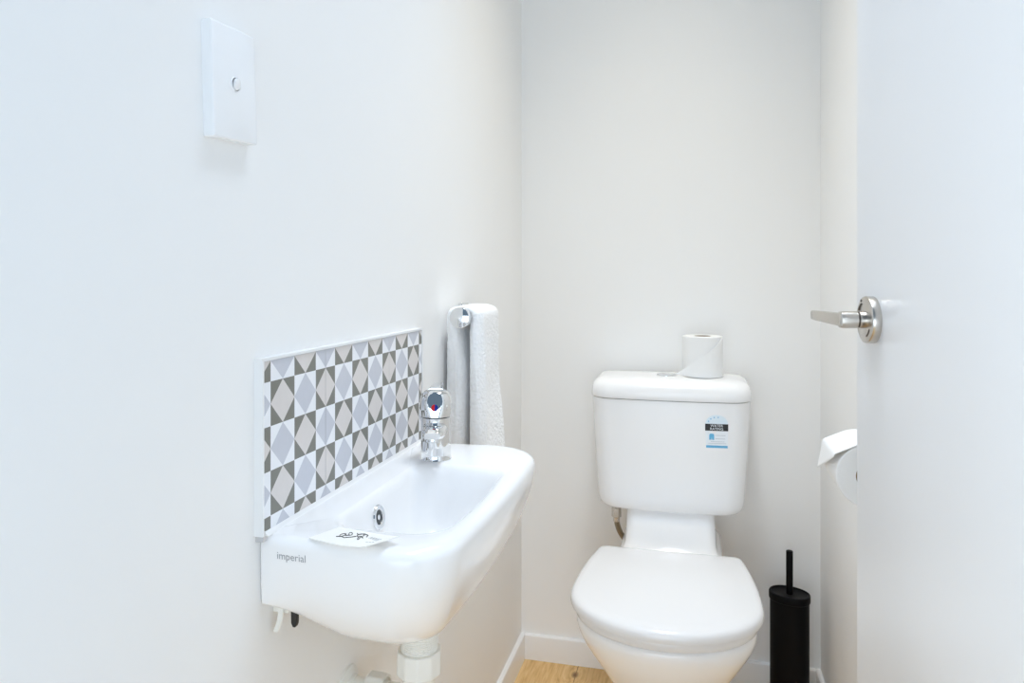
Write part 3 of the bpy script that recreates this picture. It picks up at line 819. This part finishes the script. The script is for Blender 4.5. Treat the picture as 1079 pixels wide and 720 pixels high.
# water rating label on the tank front
tb = bvh_of(tank, root_loc(toilet))
LX, LZ0, LZ1, LW = 0.0470, 0.651, 0.7275, 0.0255
def lab(name, poly, mat, lift, parent):
    """flat polygons (list of (x,z) loops) laid on the tank front"""
    mb = MB()
    for lp in poly:
        vs = project([(LX + x, 1.7, z) for x, z in lp], tb, (0, 1, 0), lift)
        mb.add(vs, [tuple(range(len(vs)))])
    return build(name, mb, mat, parent, smooth=False)
def rect(x0, x1, z0, z1): return [(x0, z0), (x1, z0), (x1, z1), (x0, z1)]
dome = [(LW * 0.98 * cos(pi * k / 20), 0.7065 + 0.021 * sin(pi * k / 20)) for k in range(21)]
label = lab('rating_label', [[(-LW + 0.002, LZ0), (LW - 0.001, LZ0), (LW, 0.7065)] + dome[1:-1] + [(-LW, 0.7065)]], M['lwhite'], 0.0003, toilet)
tag(label, 'water rating sticker')
lab('label_dome', [dome], M['lblue'], 0.0005, label)
stars = []
for a in (158, 132, 106, 80):
    cx, cz = 0.0195 * cos(radians(a)), 0.7065 + 0.0155 * sin(radians(a))
    stars.append([(cx + (0.0022 if k % 2 == 0 else 0.0010) * sin(pi * k / 5), cz + (0.0022 if k % 2 == 0 else 0.0010) * cos(pi * k / 5)) for k in range(10)])
lab('label_stars', stars, M['lcyan'], 0.0007, label)
lab('label_band', [rect(-LW - 0.0002, LW + 0.0002, 0.6905, 0.7065)], M['lblack'], 0.0006, label)
mb = MB()
for word, z in (('WATER', 0.7023), ('RATING', 0.6949)):
    F = Matrix(((1, 0, 0, LX), (0, 0, 1, 1.7), (0, 1, 0, z), (0, 0, 0, 1)))
    vs, fs = text_mesh(word, 0.0082, F, 1.0)
    mb.add(project(vs, tb, (0, 1, 0), 0.0009), fs)
build('label_words', mb, M['lwhite'], label, smooth=False)
ic = rect(-0.0165, -0.0055, 0.6695, 0.6835)
lab('label_icon', [[(-0.0165, 0.6695), (-0.0125, 0.6695), (-0.0125, 0.6735), (-0.0097, 0.6735), (-0.0097, 0.6695), (-0.0055, 0.6695), (-0.0055, 0.6810), (-0.0075, 0.6838), (-0.0145, 0.6838), (-0.0165, 0.6810)], rect(-0.0120, -0.0101, 0.6698, 0.6732)], M['lcyan'], 0.0006, label)
lab('label_lines', [rect(-0.003, 0.0195, 0.6798, 0.6806), rect(-0.003, 0.0195, 0.6718, 0.6726), rect(-0.013, 0.0175, 0.6650, 0.6657), rect(-0.019, 0.0215, 0.6610, 0.6617)], M['lgrey'], 0.0006, label)
lab('label_foot', [rect(-LW + 0.002, LW - 0.001, LZ0, 0.6565)], M['lcyan'], 0.0006, label)
# supply hose
mb = MB()
hp = []
P0, P1, P2, P3 = Vector((-0.1935, 1.842, 0.445)), Vector((-0.1935, 1.842, 0.405)), Vector((-0.176, 1.855, 0.375)), Vector((-0.130, 1.89, 0.335))
for k in range(25):
    t = k / 24
    hp.append(P0 * (1 - t) ** 3 + P1 * 3 * t * (1 - t) ** 2 + P2 * 3 * t * t * (1 - t) + P3 * t ** 3)
mb.tube(hp, 0.0068, 16)
hose = build('supply_hose', mb, M['braid'], toilet)
tag(hose, 'braided steel water hose')
mb = MB().lathe([(0.0, 0.430), (0.0082, 0.430), (0.0085, 0.440), (0.0120, 0.442), (0.0120, 0.4640), (0.0095, 0.466), (0.0095, 0.4900), (0.0, 0.4900)], (P0.x, P0.y, 0), (0, 0, 1), 6, cap0=False, cap1=False)
build('hose_nut', mb, M['nickel'], hose)

# ------------------------------------------------------------------ tissue rolls
def roll_mesh(R_, r_, L_, axis, org):
    return MB().lathe([(r_, 0.0), (R_ - 0.0015, 0.0), (R_, 0.0015), (R_, L_ - 0.0015), (R_ - 0.0015, L_), (r_, L_), (r_, 0.0)], org, axis, 64, cap0=False, cap1=False)
RCX, RCY, RCZ = 0.0165, 1.842, 0.8034
roll = thing('tissue_roll', 'white tissue roll with folded corner standing on the cistern lid', 'toilet roll', (RCX, RCY, RCZ))
build('tissue', roll_mesh(0.0478, 0.0205, 0.098, (0, 0, 1), (RCX, RCY, RCZ)), M['paper'], roll)
mb = MB().lathe([(0.0207, 0.0005), (0.0207, 0.0972), (0.0195, 0.0972), (0.0195, 0.0005), (0.0207, 0.0005)], (RCX, RCY, RCZ), (0, 0, 1), 48, cap0=False, cap1=False)
tag(build('core', mb, M['core'], roll), 'brown cardboard core')
# folded triangular end: wraps the roll then leaves it on the left near the bottom
def flap_pt(a, z):
    """arc length a along the wrap (0 = front centre towards camera, negative = left)"""
    R_ = 0.0494; lim = -0.045
    th0 = radians(-84)
    if a >= lim:
        th = th0 + a / R_; return Vector((RCX + R_ * cos(th), RCY + R_ * sin(th), RCZ + z))
    th = th0 + lim / R_; p = Vector((RCX + R_ * cos(th), RCY + R_ * sin(th), RCZ + z))
    tdir = Vector((sin(th), -cos(th), 0))
    return p + (tdir * 0.9 + Vector((cos(th), sin(th), 0)) * 0.45).normalized() * (lim - a)
A_, B_, C_ = (0.050, 0.0965), (-0.069, 0.0045), (0.0155, 0.0008)
mb = MB(); NN = 22; idx = {}
for layer, off in ((0, 0.0), (1, 0.0018)):
    for i in range(NN + 1):
        for j in range(NN + 1 - i):
            u, v = i / NN, j / NN; w_ = 1 - u - v
            a = A_[0] * w_ + B_[0] * u + C_[0] * v; z = A_[1] * w_ + B_[1] * u + C_[1] * v
            p = flap_pt(a, z); off_ = off + 0.0055 * (1 - v) * (1 - w_) * min(1, 4 * w_ + u)
            nrm = Vector((p.x - RCX, p.y - RCY, 0)).normalized()
            idx[(layer, i, j)] = len(mb.v); mb.v.append(p + nrm * off_)
for layer in (0, 1):
    for i in range(NN):
        for j in range(NN - i):
            mb.f.append((idx[(layer, i, j)], idx[(layer, i + 1, j)], idx[(layer, i, j + 1)])); mb.mi.append(0)
            if i + j < NN - 1:
                mb.f.append((idx[(layer, i + 1, j)], idx[(layer, i + 1, j + 1)], idx[(layer, i, j + 1)])); mb.mi.append(0)
edge = [(i, 0) for i in range(NN + 1)] + [(NN - k, k) for k in range(1, NN + 1)] + [(0, NN - k) for k in range(1, NN)]
for k in range(len(edge)):
    e0, e1 = edge[k], edge[(k + 1) % len(edge)]
    mb.f.append((idx[(0, *e0)], idx[(0, *e1)], idx[(1, *e1)], idx[(1, *e0)])); mb.mi.append(0)
build('folded_end', mb, M['paper'], roll)

# roll on the right wall holder
HXc, HY0, HZc = 0.2420, 1.131, 0.762
hold = thing('toilet_roll_holder', 'wall toilet roll holder on the right wall behind the door edge', 'toilet roll holder', (XR, 1.18, HZc))
mb = MB().lathe([(0.0, 0.0), (0.0075, 0.0), (0.008, 0.001), (0.008, 0.135), (0.0, 0.135)], (HXc, HY0 + 0.003, HZc + 0.0108), (0, 1, 0), 32, cap0=False, cap1=False)
build('spindle', mb, M['chrome'], hold)
mb = MB().tube([(HXc, HY0 + 0.132, HZc + 0.0108), (XR, HY0 + 0.132, HZc + 0.0108)], 0.008, 24)
build('arm', mb, M['chrome'], hold)
mb = MB().lathe([(0.0, 0.0), (0.024, 0.0), (0.024, 0.006), (0.022, 0.008), (0.0, 0.008)], (XR, HY0 + 0.132, HZc + 0.0108), (-1, 0, 0), 40, cap0=False, cap1=False)
build('wall_rose', mb, M['chrome'], hold)
r2 = thing('tissue_roll', 'white toilet roll hanging on the right wall half hidden by the door', 'toilet roll', (HXc, HY0, HZc))
build('tissue', roll_mesh(0.046, 0.0195, 0.100, (0, 1, 0), (HXc, HY0, HZc)), M['paper'], r2)
mb = MB().lathe([(0.0197, 0.0005), (0.0197, 0.0995), (0.0188, 0.0995), (0.0188, 0.0005), (0.0197, 0.0005)], (HXc, HY0, HZc), (0, 1, 0), 48, cap0=False, cap1=False)
tag(build('core', mb, M['core'], r2), 'brown cardboard core')
mb = MB(); NA, NB = 28, 12; idx = {}
def sheet(q, s, off):
    # q: 0 on top of the roll .. 1 loose edge; s: 0 near end .. 1 far end
    R_ = 0.0469 + off; y = HY0 + 0.1000 * s
    lw = R_ * radians(55); ls = 0.031; ld = 0.004 + 0.042 * s
    L = q * (lw + ls + ld)
    a = radians(60) + min(L, lw) / R_
    p = Vector((HXc + R_ * cos(a), y, HZc + R_ * sin(a)))
    if L > lw:
        td = Vector((-sin(a), 0, cos(a))); p += td * min(L - lw, ls)
        if L > lw + ls: p += Vector((-0.17, 0, -0.985)) * (L - lw - ls)
    return p
for layer, off in ((0, 0.0), (1, 0.0009)):
    for i in range(NA + 1):
        for j in range(NB + 1):
            s = j / NB
            idx[(layer, i, j)] = len(mb.v); mb.v.append(sheet(i / NA, s, off))
for layer in (0, 1):
    for i in range(NA):
        for j in range(NB):
            mb.f.append((idx[(layer, i, j)], idx[(layer, i + 1, j)], idx[(layer, i + 1, j + 1)], idx[(layer, i, j + 1)])); mb.mi.append(0)
edge = [(i, 0) for i in range(NA + 1)] + [(NA, j) for j in range(1, NB + 1)] + [(i, NB) for i in range(NA - 1, -1, -1)] + [(0, j) for j in range(NB - 1, 0, -1)]
for k in range(len(edge)):
    e0, e1 = edge[k], edge[(k + 1) % len(edge)]
    mb.f.append((idx[(0, *e0)], idx[(0, *e1)], idx[(1, *e1)], idx[(1, *e0)])); mb.mi.append(0)
build('loose_end', mb, M['paper'], r2)

# ------------------------------------------------------------------ toilet brush
bx, by = 0.217, 1.845
brush = thing('toilet_brush', 'black oval toilet brush holder with rod handle beside the toilet', 'toilet brush', (bx, by, 0), (0, 0, radians(-22)))
def oval(a, b, z, n=56, ex=2.15):
    r = []
    for k in range(n):
        t = 2 * pi * k / n; c_, s_ = cos(t), sin(t)
        q = (abs(c_) ** ex + abs(s_) ** ex) ** (-1 / ex)
        r.append(Vector((a * q * c_, b * q * s_, z)))
    return r
mb = MB().rings([oval(0.043, 0.034, 0.0), oval(0.044, 0.035, 0.002), oval(0.0445, 0.0355, 0.01), oval(0.0445, 0.0355, 0.276)])
build('holder', mb, M['black'], brush, local=True)
mb = MB().rings([oval(0.0455, 0.0365, 0.276), oval(0.0468, 0.0378, 0.2775), oval(0.0470, 0.038, 0.282), oval(0.0470, 0.038, 0.291), oval(0.0460, 0.037, 0.2935), oval(0.0425, 0.0335, 0.2938), oval(0.0415, 0.0325, 0.2915), oval(0.040, 0.031, 0.2908), oval(0.012, 0.010, 0.2906)])
build('holder_lid', mb, M['black'], brush, local=True, angle=25)
mb = MB().lathe([(0.0, 0.2906), (0.0078, 0.2906), (0.0078, 0.391), (0.0070, 0.3925), (0.0, 0.393)], (0, 0, 0), (0, 0, 1), 32, cap0=False, cap1=False)
build('brush_handle', mb, M['black'], brush, local=True)

# ------------------------------------------------------------------ light
w = bpy.data.worlds.new('hallway_daylight'); SC.world = w; w.use_nodes = True
bg = w.node_tree.nodes['Background']
bg.inputs['Color'].default_value = (0.52, 0.74, 1.0, 1); bg.inputs['Strength'].default_value = 0.28

def area(name, loc, rot, sx, sy, power, color):
    l = bpy.data.lights.new(name, 'AREA'); l.shape = 'RECTANGLE'; l.size = sx; l.size_y = sy; l.energy = power; l.color = color
    o = bpy.data.objects.new(name, l); COL.objects.link(o); o.location = loc; o.rotation_euler = rot; return o
d = area('ceiling_light_split', (-0.08, 0.6, 2.38), (0, 0, 0), 0.25, 0.4, 1.5, (0.86, 0.91, 1.0))  # assumed ceiling light split in three; this cool front lamp is added
d.data.spread = radians(100)
d = area('ceiling_light_split', (-0.08, 1.1, 2.38), (0, 0, 0), 0.2, 0.4, 1.9, (0.64, 0.80, 1.0))  # cool lamp added over the basin, power and tint fitted for brightness
d.data.spread = radians(72)
d = area('ceiling_light_split', (-0.08, 1.5, 2.38), (0, 0, 0), 0.2, 0.3, 1.55, (1.0, 0.90, 0.72))
d.data.spread = radians(70)
# unseen fill panels added outside the doorway, standing in for hallway daylight
area('hallway_fill', (-0.20, -1.15, 0.62), (radians(90), 0, radians(-6)), 2.1, 1.2, 24.5, (0.79, 0.90, 1.0))
area('hallway_side_fill', (1.5, -0.55, 1.1), (radians(90), 0, radians(60)), 1.0, 1.6, 9.0, (0.35, 0.65, 1.0))  # side panels are added fill too, no such windows known
area('hallway_side_fill', (-1.5, -0.35, 0.7), (radians(90), 0, radians(-60)), 0.9, 1.2, 31.0, (0.82, 0.92, 1.0))

# ------------------------------------------------------------------ camera
cam = bpy.data.cameras.new('camera'); co = bpy.data.objects.new('camera', cam); COL.objects.link(co)
cam.sensor_fit = 'HORIZONTAL'; cam.sensor_width = 36; cam.lens = 767 * 36 / 1079
cam.shift_x = 0; cam.shift_y = -70 / 1079
cam.clip_start = 0.02
co.location = (0, 0, 1.05); co.rotation_euler = (pi / 2, 0, math.atan(193.5 / 767))
SC.camera = co
SC.view_settings.view_transform = 'Standard'; SC.view_settings.look = 'None'
SC.view_settings.gamma = 1; SC.view_settings.use_curve_mapping = False
SC.view_settings.exposure = 0.02
SC.cycles.use_denoising = True
SC.cycles.max_bounces = 16; SC.cycles.diffuse_bounces = 10; SC.cycles.glossy_bounces = 8
